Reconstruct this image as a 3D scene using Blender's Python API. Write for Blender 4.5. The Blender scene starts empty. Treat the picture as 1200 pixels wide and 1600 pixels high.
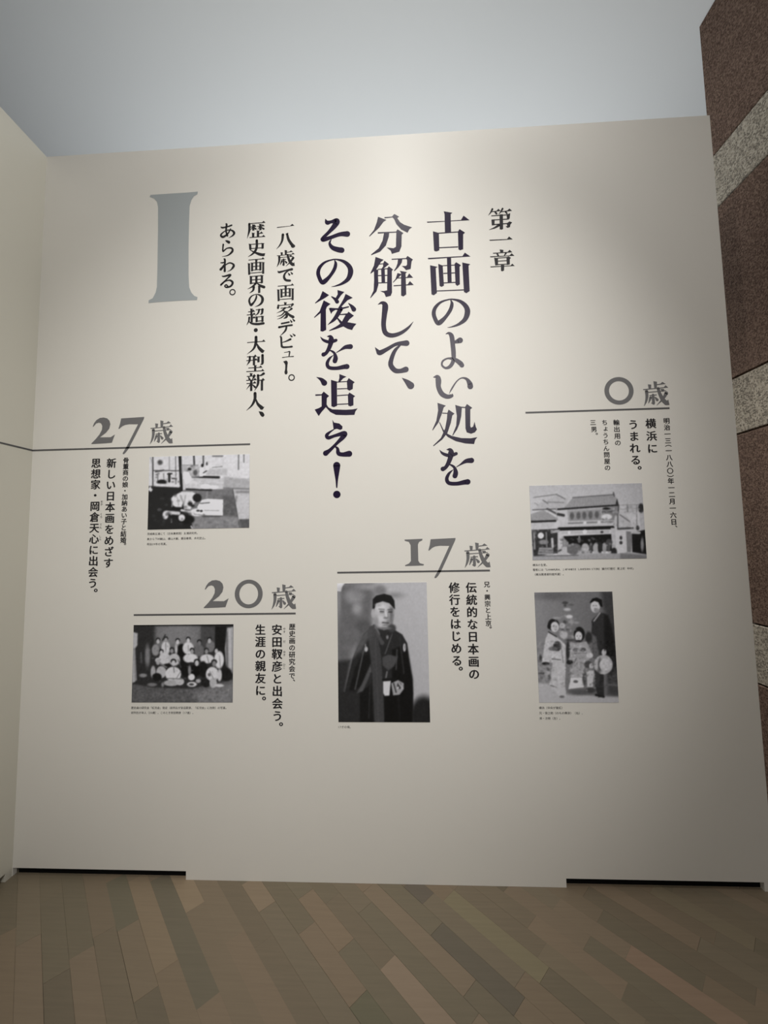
import bpy, math, random
import numpy as np
from mathutils import Vector, Matrix

# ------------------------------------------------------------------ camera
F, YAW, PITCH, ROLL = 603.5578, -0.0430, 0.0717, -0.0178
D, XL, XR, ZT, ZG, XS = 1.7977, -1.8042, 1.5350, 3.5219, 0.0362, 1.8688
HC, ZC, YS = 1.5, 4.566, 2.2114
S = bpy.context.scene
C = S.collection

def cam_axes():
    cy, sy, cp, sp = math.cos(YAW), math.sin(YAW), math.cos(PITCH), math.sin(PITCH)
    fw = np.array([sy*cp, cy*cp, sp]); r = np.array([cy, -sy, 0.0]); u = np.cross(r, fw)
    c, s = math.cos(ROLL), math.sin(ROLL)
    return c*r+s*u, -s*r+c*u, fw
RX, UY, FW = cam_axes()
cd = bpy.data.cameras.new('camera')
cd.sensor_fit = 'HORIZONTAL'; cd.sensor_width = 36.0; cd.lens = 36.0*F/1200.0
cd.clip_start = 0.02
cam = bpy.data.objects.new('camera', cd); C.objects.link(cam)
cam.matrix_world = Matrix(((RX[0], UY[0], -FW[0], 0), (RX[1], UY[1], -FW[1], 0), (RX[2], UY[2], -FW[2], HC), (0, 0, 0, 1)))
cd.dof.use_dof = True; cd.dof.focus_distance = 1.45; cd.dof.aperture_fstop = 9.0
S.camera = cam

# ------------------------------------------------------------------ world, lights, exposure
w = bpy.data.worlds.new('world'); S.world = w; w.use_nodes = True
w.node_tree.nodes['Background'].inputs[0].default_value = (0.80, 0.86, 0.95, 1)
w.node_tree.nodes['Background'].inputs[1].default_value = 0.05

def lamp(name, kind, loc, target, power, col, **kw):
    l = bpy.data.lights.new(name, kind); l.energy = power; l.color = col
    for k, v in kw.items(): setattr(l, k, v)
    o = bpy.data.objects.new(name, l); C.objects.link(o); o.location = loc
    o.rotation_euler = (Vector(target)-Vector(loc)).to_track_quat('-Z', 'Y').to_euler()
    return o
# ceiling track spot washing the text wall
lamp('track_spot', 'SPOT', (0.06, 0.57, 4.45), (-0.31, 1.8, 3.05), 80, (1.0, 0.975, 0.93), spot_size=2.8, spot_blend=1.0, shadow_soft_size=0.06)
lamp('track_spot_far', 'SPOT', (0.75, -2.5, 4.2), (-0.27, 1.8, 1.73), 625, (1.0, 0.97, 0.92), spot_size=0.765, spot_blend=1.0, shadow_soft_size=0.08)
# general soft light of the gallery behind the visitor
lamp('gallery_light', 'AREA', (0.5, -2.6, 4.4), (0.5, -1.4, 0.0), 58, (1.0, 0.97, 0.92), shape='RECTANGLE', size=2.5, size_y=1.6)
# unseen fill added behind the partition, facing up to brighten the ceiling
lamp('added_ceiling_fill', 'AREA', (-0.05, 3.4, 2.7), (-0.05, 3.2, 4.5), 53, (0.95, 0.98, 0.99), shape='RECTANGLE', size=4.2, size_y=0.9)

lamp('added_stone_fill', 'SPOT', (-0.2, 4.6, 4.3), (1.87, 2.0, 0.8), 480, (1.0, 0.96, 0.9), spot_size=0.85, spot_blend=1.0, shadow_soft_size=0.08)  # unseen spot added to brighten the lower stone strip beside the partition

vs = S.view_settings
vs.view_transform = 'Standard'; vs.look = 'None'; vs.gamma = 1.0; vs.use_curve_mapping = False
vs.exposure = 0.0

# ------------------------------------------------------------------ helpers
def px_plane(px, py, axis, val):
    d = FW*F + RX*(px-600.0) + UY*(800.0-py)
    o = np.array([0, 0, HC]); t = (val-o[axis])/d[axis]
    return o+d*t
def wall(px, py):
    p = px_plane(px, py, 1, D); return float(p[0]), float(p[2])
def lin(v):
    v /= 255.0
    return v/12.92 if v <= 0.04045 else ((v+0.055)/1.055)**2.4
def rgb(r, g, b): return (lin(r), lin(g), lin(b), 1)

def mat(name, col=(1, 1, 1, 1), rough=0.5, spec=0.5):
    m = bpy.data.materials.new(name); m.use_nodes = True
    b = m.node_tree.nodes['Principled BSDF']
    b.inputs['Base Color'].default_value = col
    b.inputs['Roughness'].default_value = rough
    b.inputs['Specular IOR Level'].default_value = spec
    return m, m.node_tree, b
def node(nt, t, **kw):
    n = nt.nodes.new(t)
    for k, v in kw.items():
        if k in n.inputs: n.inputs[k].default_value = v
        else: setattr(n, k, v)
    return n

def paint_mat(name, col, rough, spec, bump):
    m, nt, b = mat(name, col, rough, spec)
    tc = node(nt, 'ShaderNodeTexCoord')
    n = node(nt, 'ShaderNodeTexNoise'); n.inputs['Scale'].default_value = 1.6; n.inputs['Detail'].default_value = 3
    nt.links.new(tc.outputs['Object'], n.inputs['Vector'])
    mx = node(nt, 'ShaderNodeMix', data_type='RGBA')
    mx.inputs[6].default_value = tuple(c*0.965 for c in col[:3])+(1,); mx.inputs[7].default_value = col
    nt.links.new(n.outputs['Fac'], mx.inputs[0]); nt.links.new(mx.outputs[2], b.inputs['Base Color'])
    f = node(nt, 'ShaderNodeTexNoise'); f.inputs['Scale'].default_value = 260; f.inputs['Detail'].default_value = 2
    nt.links.new(tc.outputs['Object'], f.inputs['Vector'])
    bp = node(nt, 'ShaderNodeBump'); bp.inputs['Strength'].default_value = bump; bp.inputs['Distance'].default_value = 0.001
    nt.links.new(f.outputs['Fac'], bp.inputs['Height']); nt.links.new(bp.outputs[0], b.inputs['Normal'])
    return m
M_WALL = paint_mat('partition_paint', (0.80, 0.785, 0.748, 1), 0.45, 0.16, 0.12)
M_LEFT = paint_mat('partition_paint_shaded', (0.71, 0.695, 0.62, 1), 0.6, 0.2, 0.12)  # same partition paint, slightly yellower; shade put into its colour to dim this wall
M_CEIL = paint_mat('ceiling_paint', (0.78, 0.80, 0.81, 1), 0.9, 0.1, 0.1)
M_DARK = mat('void_black', (0.006, 0.006, 0.006, 1), 0.9, 0.05)[0]
M_PURPLE = mat('purple_vinyl', (0.013, 0.006, 0.030, 1), 0.36, 0.16)[0]
M_INK = mat('black_vinyl', (0.017, 0.016, 0.019, 1), 0.5, 0.25)[0]
M_GREY = mat('grey_vinyl', (0.165, 0.165, 0.172, 1), 0.5, 0.35)[0]
M_RULE = mat('rule_vinyl', (0.10, 0.10, 0.105, 1), 0.5, 0.35)[0]
M_BLUE = mat('blue_grey_vinyl', (0.385, 0.42, 0.44, 1), 0.5, 0.3)[0]

def granite(name, a, b_, c_, sc):
    m, nt, b = mat(name, a, 0.8, 0.08)
    tc = node(nt, 'ShaderNodeTexCoord')
    v = node(nt, 'ShaderNodeTexVoronoi'); v.inputs['Scale'].default_value = sc
    nt.links.new(tc.outputs['Object'], v.inputs['Vector'])
    n = node(nt, 'ShaderNodeTexNoise'); n.inputs['Scale'].default_value = sc*0.9; n.inputs['Detail'].default_value = 5; n.inputs['Roughness'].default_value = 0.7
    nt.links.new(tc.outputs['Object'], n.inputs['Vector'])
    r = node(nt, 'ShaderNodeValToRGB')
    e = r.color_ramp.elements; e[0].position = 0.34; e[0].color = b_; e[1].position = 0.66; e[1].color = c_
    k = e.new(0.5); k.color = a
    mm = node(nt, 'ShaderNodeMath', operation='ADD'); s = node(nt, 'ShaderNodeSeparateColor')
    nt.links.new(v.outputs['Color'], s.inputs[0])
    m2 = node(nt, 'ShaderNodeMath', operation='MULTIPLY'); m2.inputs[1].default_value = 0.34
    nt.links.new(s.outputs[0], m2.inputs[0])
    m3 = node(nt, 'ShaderNodeMath', operation='MULTIPLY'); m3.inputs[1].default_value = 0.66
    nt.links.new(n.outputs['Fac'], m3.inputs[0])
    nt.links.new(m2.outputs[0], mm.inputs[0]); nt.links.new(m3.outputs[0], mm.inputs[1])
    nt.links.new(mm.outputs[0], r.inputs[0]); nt.links.new(r.outputs[0], b.inputs['Base Color'])
    return m
M_GR_D = granite('brown_granite', rgb(105, 86, 76), rgb(76, 61, 54), rgb(128, 108, 95), 150)
M_GR_L = granite('pale_granite', rgb(160, 152, 138), rgb(108, 102, 94), rgb(186, 178, 164), 135)

def plank_mat():
    m, nt, b = mat('oak_plank', (0.3, 0.25, 0.2, 1), 0.5, 0.3)
    at = node(nt, 'ShaderNodeAttribute', attribute_name='tone')
    g = node(nt, 'ShaderNodeNewGeometry')
    mp = node(nt, 'ShaderNodeMapping'); mp.inputs['Rotation'].default_value = (0, 0, math.radians(45)); mp.inputs['Scale'].default_value = (5, 90, 5)
    nt.links.new(g.outputs['Position'], mp.inputs['Vector'])
    n = node(nt, 'ShaderNodeTexNoise'); n.inputs['Scale'].default_value = 1.0; n.inputs['Detail'].default_value = 5; n.inputs['Roughness'].default_value = 0.6
    nt.links.new(mp.outputs[0], n.inputs['Vector'])
    mr = node(nt, 'ShaderNodeMapRange'); mr.inputs['To Min'].default_value = 0.86; mr.inputs['To Max'].default_value = 1.12
    nt.links.new(n.outputs['Fac'], mr.inputs[0])
    mx = node(nt, 'ShaderNodeVectorMath', operation='SCALE')
    nt.links.new(at.outputs['Color'], mx.inputs[0]); nt.links.new(mr.outputs[0], mx.inputs['Scale'])
    nt.links.new(mx.outputs[0], b.inputs['Base Color'])
    return m
M_PLANK = plank_mat()
M_SEAM = mat('plank_seam', (0.09, 0.075, 0.06, 1), 0.8, 0.1)[0]

def mesh_obj(name, verts, faces, m, parent=None, col=None):
    me = bpy.data.meshes.new(name); me.from_pydata([tuple(v) for v in verts], [], faces)
    if m: me.materials.append(m)
    if col is not None:
        a = me.color_attributes.new('tone', 'FLOAT_COLOR', 'POINT')
        a.data.foreach_set('color', np.asarray(col, dtype=np.float32).ravel())
    o = bpy.data.objects.new(name, me); C.objects.link(o)
    if parent is not None: o.parent = parent
    return o
def empty(name, label, cat, group=None):
    o = bpy.data.objects.new(name, None); C.objects.link(o); o.empty_display_size = 0.05
    o['label'] = label; o['category'] = cat
    if group: o['group'] = group
    return o
BOXF = [(0, 3, 2, 1), (4, 5, 6, 7), (0, 1, 5, 4), (1, 2, 6, 5), (2, 3, 7, 6), (3, 0, 4, 7)]
def boxv(x0, x1, y0, y1, z0, z1):
    return [(x0, y0, z0), (x1, y0, z0), (x1, y1, z0), (x0, y1, z0), (x0, y0, z1), (x1, y0, z1), (x1, y1, z1), (x0, y1, z1)]
def boxes(name, bs, m, parent=None):
    V, Fc = [], []
    for b in bs:
        k = len(V); V += boxv(*b); Fc += [tuple(i+k for i in f) for f in BOXF]
    return mesh_obj(name, V, Fc, m, parent)
def structure(o, label=None):
    o['kind'] = 'structure'
    if label: o['label'] = label
    return o

# ------------------------------------------------------------------ room shell
def board(name, axis, plane, thick, cuts, lo, hi, zt, m, side=1):
    """board with foot cut-outs: outline extruded; axis 'x' = face along x at y=plane"""
    pts = [(lo, 0.0)]
    for a, b in cuts: pts += [(a, 0.0), (a, ZG), (b, ZG), (b, 0.0)]
    pts += [(hi, 0.0), (hi, zt), (lo, zt)]
    clean = [p for i, p in enumerate(pts) if p != pts[i-1]]
    n = len(clean); V = []
    for d in (0.0, thick*side):
        for a, z in clean: V.append((a, plane+d, z) if axis == 'x' else (plane+d, a, z))
    Fc = [tuple(range(n)), tuple(range(2*n-1, n-1, -1))] + [(i, (i+1) % n, (i+1) % n+n, i+n) for i in range(n)]
    return mesh_obj(name, V, Fc, m)
gx = [wall(19.5, 1368)[0], wall(290.5, 1370)[0], wall(885, 1380)[0], wall(1194.5, 1385)[0]]
wf = structure(board('wall_front', 'x', D, 0.020, [(gx[0], gx[1]), (gx[2], gx[3])], XL, XR, ZT, M_WALL), 'off-white partition wall carrying the chapter text')
boxes('back_board', [(XL, XR, D+0.27, D+0.30, 0.0, ZT)], M_DARK, wf)
boxes('gap_shade_sheet', [(XL+0.01, XR-0.01, D+0.021, D+0.034, 0.0, ZG+0.1)], M_DARK, wf)  # black sheet added to stand for the shade inside the foot gaps
boxes('top_cap', [(XL, XR, D+0.020, D+0.27, ZT-0.03, ZT), (XR-0.03, XR, D+0.020, D+0.27, 0.0, ZT-0.03)], M_WALL, wf)
yl = float(px_plane(8.5, 1370, 0, XL)[1])
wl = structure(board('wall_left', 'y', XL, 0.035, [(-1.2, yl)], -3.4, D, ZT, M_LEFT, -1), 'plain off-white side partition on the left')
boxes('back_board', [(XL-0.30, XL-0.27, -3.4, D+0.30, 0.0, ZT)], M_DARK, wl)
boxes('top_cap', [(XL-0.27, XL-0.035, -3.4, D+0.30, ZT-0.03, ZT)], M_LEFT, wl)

structure(boxes('ceiling', [(-7.5, 7.5, -7.0, 7.5, ZC, ZC+0.15)], M_CEIL), 'pale smooth gallery ceiling above the partition')
structure(boxes('wall_back', [(-7.5, 7.5, 7.35, 7.5, 0, ZC)], M_CEIL))
structure(boxes('wall_rear', [(-7.5, 7.5, -7.15, -7.0, 0, ZC)], M_CEIL))
structure(boxes('wall_far_left', [(-7.65, -7.5, -7.0, 7.5, 0, ZC)], M_CEIL))
structure(boxes('wall_far_right', [(7.5, 7.65, -7.0, 7.5, 0, ZC)], M_CEIL))

# right wall clad in granite slabs, alternating brown and pale courses
wr = structure(boxes('wall_right', [(XS+0.03, XS+0.60, -3.4, YS-0.03, 0, ZC)], M_DARK), 'stone wall of brown granite with pale bands')
zs = [0.0, 0.705, 1.018, 2.046, 2.362, 3.387, 3.706, ZC]
rs = random.Random(4)
G = 0.007
for i in range(7):
    pale = i % 2 == 1
    ye = YS; first = True
    while ye > -3.4:
        ln = (0.95 if pale else 1.25)*(rs.uniform(0.8, 1.0) if first else 1.0); first = False
        y0 = max(ye-ln, -3.4); dx = rs.uniform(-0.001, 0.001)
        z0, z1 = zs[i]+(G/2 if i else 0), zs[i+1]-(G/2 if i < 6 else 0)
        b = 0.004
        x0, x1 = XS+dx, XS+0.04
        a0, a1 = y0+G/2, (ye-G/2 if ye < YS else ye)
        V = [(x1, a0, z0), (x1, a1, z0), (x1, a1, z1), (x1, a0, z1), (x0+b, a0, z0), (x0+b, a1, z0), (x0+b, a1, z1), (x0+b, a0, z1),
             (x0, a0+b, z0+b), (x0, a1-b, z0+b), (x0, a1-b, z1-b), (x0, a0+b, z1-b)]
        Fc = [(0, 1, 2, 3), (0, 4, 5, 1), (1, 5, 6, 2), (2, 6, 7, 3), (3, 7, 4, 0), (4, 8, 9, 5), (5, 9, 10, 6), (6, 10, 11, 7), (7, 11, 8, 4), (8, 11, 10, 9)]
        mesh_obj('stone_slab', V, Fc, M_GR_L if pale else M_GR_D, wr)
        ye = y0
boxes('end_slab', [(XS+0.04, XS+0.60, YS-0.03, YS, 0, ZC)], M_GR_D, wr)

# ------------------------------------------------------------------ floor of diagonal planks
fl = structure(boxes('floor', [(-7.5, 7.5, -7.0, 7.5, -0.10, -0.006)], M_SEAM), 'grey-brown diagonal plank floor')
W = 0.0725; V0 = 1.030
rf = random.Random(11)
TONES = [(112, 100, 84), (104, 95, 80), (120, 106, 90), (98, 92, 77), (124, 108, 91), (108, 100, 85), (92, 86, 73), (115, 101, 84), (100, 95, 80)]
def tone(k=None):
    t = TONES[rf.randrange(len(TONES))] if k is None else k
    f = 0.5 if k is None else 0.8; s = 1.24*rf.uniform(0.98, 1.02); M = (108, 98, 84)
    return tuple(lin((M[i]+(t[i]-M[i])*f)*s) for i in range(3))+(1,)
def floorpt(px, py):
    p = px_plane(px, py, 2, 0.0); return float(p[0]), float(p[1])
def vu(px, py):
    x, y = floorpt(px, py); return (x+y)/math.sqrt(2), (x-y)/math.sqrt(2)
# individually visible planks: pixel of one end's centre line, of the other, tone
SPECIAL = []
for a, b, t in [((982, 1487), (1168, 1606), (132, 112, 96)), ((604, 1505), (735, 1640), (128, 113, 98)), ((690, 1443), (812, 1572), (92, 87, 77)),
                ((632, 1385), (662, 1411), (92, 86, 78)), ((262, 1368), (301, 1420), (132, 117, 98)), ((205, 1376), (262, 1510), (124, 110, 92)),
                ((238, 1376), (330, 1560), (98, 93, 80)), ((165, 1380), (210, 1440), (98, 94, 80)), ((388, 1376), (420, 1415), (126, 112, 95)),
                ((560, 1560), (640, 1660), (94, 92, 76)), ((480, 1395), (560, 1460), (116, 102, 86)), ((850, 1480), (1010, 1590), (112, 102, 86)),
                ((700, 1400), (860, 1508), (116, 109, 88)), ((1020, 1385), (1180, 1470), (112, 103, 86))]:
    v1, u1 = vu(*a); v2, u2 = vu(*b)
    SPECIAL.append((math.floor(((v1+v2)/2-V0)/W), min(u1, u2), max(u1, u2), t))
def plank_geo(row, u0, u1, dz):
    g = rf.choice((0.0, 0.0002, 0.0003, 0.0005)); v0 = V0+row*W+g; v1 = V0+(row+1)*W-g; u0 += g; u1 -= g; q = math.sqrt(2)
    P = []
    for u, v in ((u0, v0), (u1, v0), (u1, v1), (u0, v1)): P.append(((u+v)/q, (v-u)/q))
    return [(x, y, -0.008) for x, y in P]+[(x, y, dz) for x, y in P]
sv, sf, scol = [], [], []
for row in range(-72, 62):
    sp = sorted([s for s in SPECIAL if s[0] == row], key=lambda s: s[1])
    u = -8.2+rf.uniform(0, 0.5); segs = []
    while u < 8.0:
        ln = rf.choice((0.32, 0.41, 0.46, 0.52, 0.60)); t = None
        nxt = [s for s in sp if s[1] > u+0.001]
        if nxt and u+ln > nxt[0][1]-0.12: ln = nxt[0][1]-u
        cur = [s for s in sp if abs(s[1]-u) < 0.002]
        if cur: ln = cur[0][2]-cur[0][1]; t = cur[0][3]
        segs.append((u, u+ln, t)); u += ln
    for a, b, t in segs:
        geo = plank_geo(row, a, b, rf.uniform(-0.0004, 0.0))
        xs_ = [g[0] for g in geo]; ys_ = [g[1] for g in geo]
        if min(xs_) < -7.4 or max(xs_) > 7.4 or min(ys_) < -6.9 or max(ys_) > 7.3: continue
        cx, cy = sum(xs_)/8, sum(ys_)/8
        tc = tone(t)
        near = (max(ys_) > 1.16 and min(ys_) < 1.86 and max(xs_) > -1.85 and min(xs_) < 1.6)
        if near:
            mesh_obj('plank', geo, BOXF, M_PLANK, fl, [tc]*8)
        else:
            k = len(sv); sv += geo; sf += [tuple(i+k for i in f) for f in BOXF]; scol += [tc]*8
o = mesh_obj('outer_planks', sv, sf, M_PLANK, fl, scol); o['kind'] = 'stuff'

# ------------------------------------------------------------------ lettering
YT = D-0.0006          # vinyl face, just proud of the wall
def catmull(P, n=7):
    P = np.array(P, float)
    if len(P) == 2: return np.array([P[0]+(P[1]-P[0])*t for t in np.linspace(0, 1, 3)])
    Q = np.vstack([2*P[0]-P[1], P, 2*P[-1]-P[-2]]); out = []
    for i in range(1, len(Q)-2):
        for t in np.linspace(0, 1, n, endpoint=False):
            a, b, c, d = Q[i-1], Q[i], Q[i+1], Q[i+2]
            out.append(0.5*((2*b)+(c-a)*t+(2*a-5*b+4*c-d)*t*t+(3*b-a-3*c+d)*t**3))
    out.append(Q[-2]); return np.array(out)
WT = 1.0
def brush(tri):
    """tri: x,y,w,... -> list of polygons (ribbon quads plus round caps)"""
    P = catmull(np.array(tri, float).reshape(-1, 3)); xy, wd = P[:, :2], np.maximum(P[:, 2], 0.2)/2*WT
    t = np.gradient(xy, axis=0); t /= np.maximum(np.linalg.norm(t, axis=1, keepdims=True), 1e-6)
    nrm = np.stack([-t[:, 1], t[:, 0]], 1); L = xy+nrm*wd[:, None]; R = xy-nrm*wd[:, None]
    polys = [[L[i], L[i+1], R[i+1], R[i]] for i in range(len(xy)-1)]
    polys.append([xy[0]+wd[0]*np.array([math.cos(a), math.sin(a)]) for a in np.linspace(0, 2*math.pi, 13)[:-1]])
    polys.append([xy[-1]+wd[-1]*np.array([math.cos(a), math.sin(a)]) for a in np.linspace(0, 2*math.pi, 13)[:-1]])
    # fill sharp bends
    for i in range(1, len(xy)-1):
        if t[i-1]@t[i+1] < 0.75:
            polys.append([xy[i]+wd[i]*np.array([math.cos(a), math.sin(a)]) for a in np.linspace(0, 2*math.pi, 11)[:-1]])
    return polys
def ring(cx, cy, rx, ry, ix, iy, n=40):
    A = np.linspace(0, 2*math.pi, n+1); out = []
    for a, b in zip(A[:-1], A[1:]):
        out.append([np.array([cx+rx*math.cos(a), cy+ry*math.sin(a)]), np.array([cx+rx*math.cos(b), cy+ry*math.sin(b)]),
                    np.array([cx+ix*math.cos(b), cy+iy*math.sin(b)]), np.array([cx+ix*math.cos(a), cy+iy*math.sin(a)])])
    return out
def glyph(spec):
    """spec: 'p x y ...; b x y w ...; h x1 y1 x2 y2; n ...; v ...; o cx cy rx ry ix iy; d cx cy r' -> polygons, y down"""
    out = []
    for part in spec.split(';'):
        a = part.split()
        if not a: continue
        k, v = a[0], [float(x) for x in a[1:]]
        if k == 'p': out.append([np.array(q) for q in np.array(v).reshape(-1, 2)])
        elif k == 'b': out += brush(v)
        elif k in 'hn':
            x1, y1, x2, y2 = v; t = 2.4
            out.append([np.array(q) for q in ((x1, y1-t), (x2, y2-t), (x2, y2+t), (x1, y1+t))])
            if k == 'h': out.append([np.array(q) for q in ((x2-15, y2-t), (x2-8, y2-11), (x2+2, y2+t), (x2-12, y2+t))])
        elif k == 'v':
            x1, y1, x2, y2 = v; t = 5.0*WT
            out.append([np.array(q) for q in ((x1-t-2, y1-2), (x1+t+4, y1+1), (x1+t, y1+4), (x2+t, y2-1), (x2+t-2, y2+1), (x2-t+1, y2+2), (x2-t, y2), (x1-t, y1+4))])
        elif k == 'o': out += ring(*v)
        elif k == 'd': out.append([np.array([v[0]+v[2]*math.cos(t), v[1]+v[2]*math.sin(t)]) for t in np.linspace(0, 2*math.pi, 25)[:-1]])
    return out
def polys_mesh(name, polys, m, parent, fn):
    V, Fc = [], []
    for i, poly in enumerate(polys):
        k = len(V); pts = [fn(q) for q in poly]
        ar = sum(pts[j-1][0]*pts[j][1]-pts[j][0]*pts[j-1][1] for j in range(len(pts)))
        if ar < 0: pts = pts[::-1]
        dz = (i % 7)*0.00001
        V += [(x, YT-dz, z) for x, z in pts]; Fc.append(tuple(range(k, k+len(pts))))
    return mesh_obj(name, V, Fc, m, parent)
FR = {'A': (640, 310, 6.667), 'B': (640, 530, 6.667), 'C': (480, 310, 6.667), 'D': (480, 550, 6.667), 'E': (325, 330, 8.0), 'F': (325, 500, 8.0),
      'G': (120, 640, 6.667), 'H': (300, 895, 6.272), 'I': (620, 830, 6.667), 'J': (900, 580, 6.154), 'K': (200, 280, 7.62)}
def traced(fr, spec, m, parent, name='character', xf=None):
    ox, oy, s = FR[fr]
    def fn(q):
        x, y = q if xf is None else xf(q)
        return wall(ox+x/s, oy+y/s)
    return polys_mesh(name, glyph(spec), m, parent, fn)
def fitted(fr, box, spec, m, parent, name='character', wt=1.28):
    """unit glyph scaled so that its ink fills a box on the wall"""
    ox, oy, s = FR[fr]; x0, x1, y0, y1 = box
    global WT
    WT = wt; P = glyph(spec); WT = 1.0; A = np.array([q for p in P for q in p]); lo, hi = A.min(0), A.max(0)
    cx, cy = (x0+x1)/2, (y0+y1)/2
    wc = wall(ox+cx/s, oy+cy/s)
    hw = (wall(ox+x1/s, oy+cy/s)[0]-wall(ox+x0/s, oy+cy/s)[0])/2
    hh = (wall(ox+cx/s, oy+y0/s)[1]-wall(ox+cx/s, oy+y1/s)[1])/2
    def fn(q):
        u = (q[0]-lo[0])/max(hi[0]-lo[0], 1e-6)*2-1; v = (q[1]-lo[1])/max(hi[1]-lo[1], 1e-6)*2-1
        return wc[0]+u*hw, wc[1]-v*hh
    return polys_mesh(name, P, m, parent, fn)

NO = 'b 430 1062 10 441 1100 34 425 1160 38 378 1232 36 322 1288 50 292 1298 44 264 1250 42 251 1195 42 268 1138 36 320 1085 24 390 1058 15 450 1052 16 530 1075 34 588 1128 50 602 1190 58 575 1262 46 510 1312 28 440 1338 13 395 1346 3'
WO = 'b 312 1155 4 345 1190 28 400 1210 36 450 1205 36 485 1192 34;b 385 1150 4 420 1152 38 432 1185 62 425 1230 52 403 1290 44 375 1335 38 346 1352 48;b 400 1300 6 440 1315 22 468 1340 30 480 1390 50 472 1424 52;b 490 1330 8 530 1305 16 588 1270 42 645 1263 56;b 455 1358 4 410 1400 28 387 1455 38 410 1498 40 490 1505 40 570 1490 50 606 1486 58'

col = empty('heading_text', 'large purple heading column of seven characters, rightmost of the three big ones', 'lettering', 'large heading columns')
traced('A', 'p 355 135 445 150 428 165 432 355 368 358 364 165;p 180 243 360 236 535 225 562 180 624 228 440 238 185 254;p 243 343 305 360 310 540 285 552 262 550 254 540;p 300 358 505 345 505 355 300 369;p 503 347 520 320 577 357 558 375 558 530 525 541 508 530;p 308 510 505 500 505 511 308 520', M_PURPLE, col)
traced('A', 'p 190 621 550 602 575 565 634 606 440 618 195 635;p 388 612 432 612 438 875 396 878;p 298 682 345 700 358 908 335 922 312 912;p 468 682 485 665 535 697 520 712 524 895 495 912 478 895;p 345 697 475 690 475 699 345 706;p 352 777 475 771 475 781 352 787;p 355 876 478 870 478 880 355 886;p 213 697 292 714 272 726 285 985 252 1010 228 1000;p 548 668 632 686 614 700 626 965 592 988 566 975;p 283 960 566 948 566 959 283 970', M_PURPLE, col)
traced('A', NO, M_PURPLE, col)
traced('B', 'b 378 -55 6 410 -62 28 438 -30 48 450 60 48 458 150 48 455 225 42 422 283 36 375 300 24 338 272 20 346 228 20 400 200 18 470 212 38 525 248 50 545 272 48;b 468 32 26 500 22 46 526 12 60', M_PURPLE, col)
traced('B', 'b 250 396 8 288 393 44 300 430 60 302 500 50 335 568 52 390 598 46 438 590 36 445 575 14;b 412 568 3 440 515 16 490 440 13 540 405 13 592 414 28 625 460 52 632 492 60', M_PURPLE, col)
traced('B', 'p 290 663 378 692 355 712 335 780 300 870 240 952 236 946 278 850 297 740;p 340 765 395 768 395 778 340 775;p 393 768 405 733 467 775 445 795 430 870 395 975 340 1045 250 1115 245 1108 325 1030 370 930 388 830;p 302 852 322 878 352 940 395 985 440 1008 540 1030 640 1032 706 1020 684 1048 672 1092 580 1086 480 1062 400 1020 350 970;p 475 685 545 705 538 800 520 880 495 940 450 1005 445 1000 485 900 492 800;p 540 703 580 706 580 717 540 715;p 578 705 597 675 652 715 632 732 632 905 640 922 662 910 676 860 690 915 702 940 680 970 640 985 595 970 582 930', M_PURPLE, col)
traced('B', WO, M_PURPLE, col)

col = empty('heading_text', 'large purple heading column ending in a comma, middle of the three big ones', 'lettering', 'large heading columns')
traced('C', 'p 738 192 825 225 795 245 750 305 650 398 646 392 695 330 725 250;p 805 196 885 190 885 199 805 209;p 882 192 907 163 957 190 938 206 968 248 1010 275 1092 302 1064 322 1046 358 980 325 930 270 905 215;p 735 353 930 346 930 356 735 367;p 925 348 940 322 1003 362 985 378 982 500 960 555 882 578 870 545 828 512 900 520 924 505 928 360;p 800 360 855 355 850 400 820 490 760 555 668 592 665 585 745 520 785 440', M_PURPLE, col)
traced('C', 'p 712 610 797 640 770 660 720 740 662 785 658 780 695 700;p 755 680 800 676 800 684 750 690;p 790 680 805 650 852 685 820 712 780 745 768 742 790 710;p 695 735 740 745 738 800 742 900 722 970 660 1040 657 1034 692 960 697 850;p 735 735 840 728 840 738 735 744;p 835 727 850 708 895 742 882 755 884 980 870 1015 820 1028 802 985 760 965 800 965 832 958;p 770 740 808 738 812 880 775 882;p 738 800 835 797 835 806 738 810;p 738 876 835 873 835 883 738 886;p 880 630 1030 622 1030 632 880 640;p 1025 626 1045 600 1102 637 1088 655 1078 735 1030 748 1008 722 985 705 1030 704 1040 690 1040 640;p 945 638 992 633 985 670 950 720 907 760 905 750 925 720 940 680;p 940 778 985 790 955 820 895 880 893 872 920 840;p 925 827 1040 820 1062 782 1103 826 925 836;p 900 906 1046 896 1070 862 1110 902 900 916;p 965 755 1040 768 1025 782 1032 1000 1002 1022 978 1012 978 780', M_PURPLE, col)
traced('C', 'b 738 1105 4 780 1088 32 812 1120 62 803 1220 54 796 1320 50 815 1400 50 880 1428 46 970 1405 38 1050 1350 26 1105 1285 3', M_PURPLE, col)
traced('C', 'b 708 1553 4 733 1588 34 757 1608 52 830 1572 40 930 1518 36 1036 1508 60;b 985 1515 10 915 1585 36 876 1680 46 872 1740 52 915 1792 52 970 1798 46 1028 1782 60', M_PURPLE, col)
traced('D', 'b 988 270 3 1040 312 50 1078 350 76', M_PURPLE, col)

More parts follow.
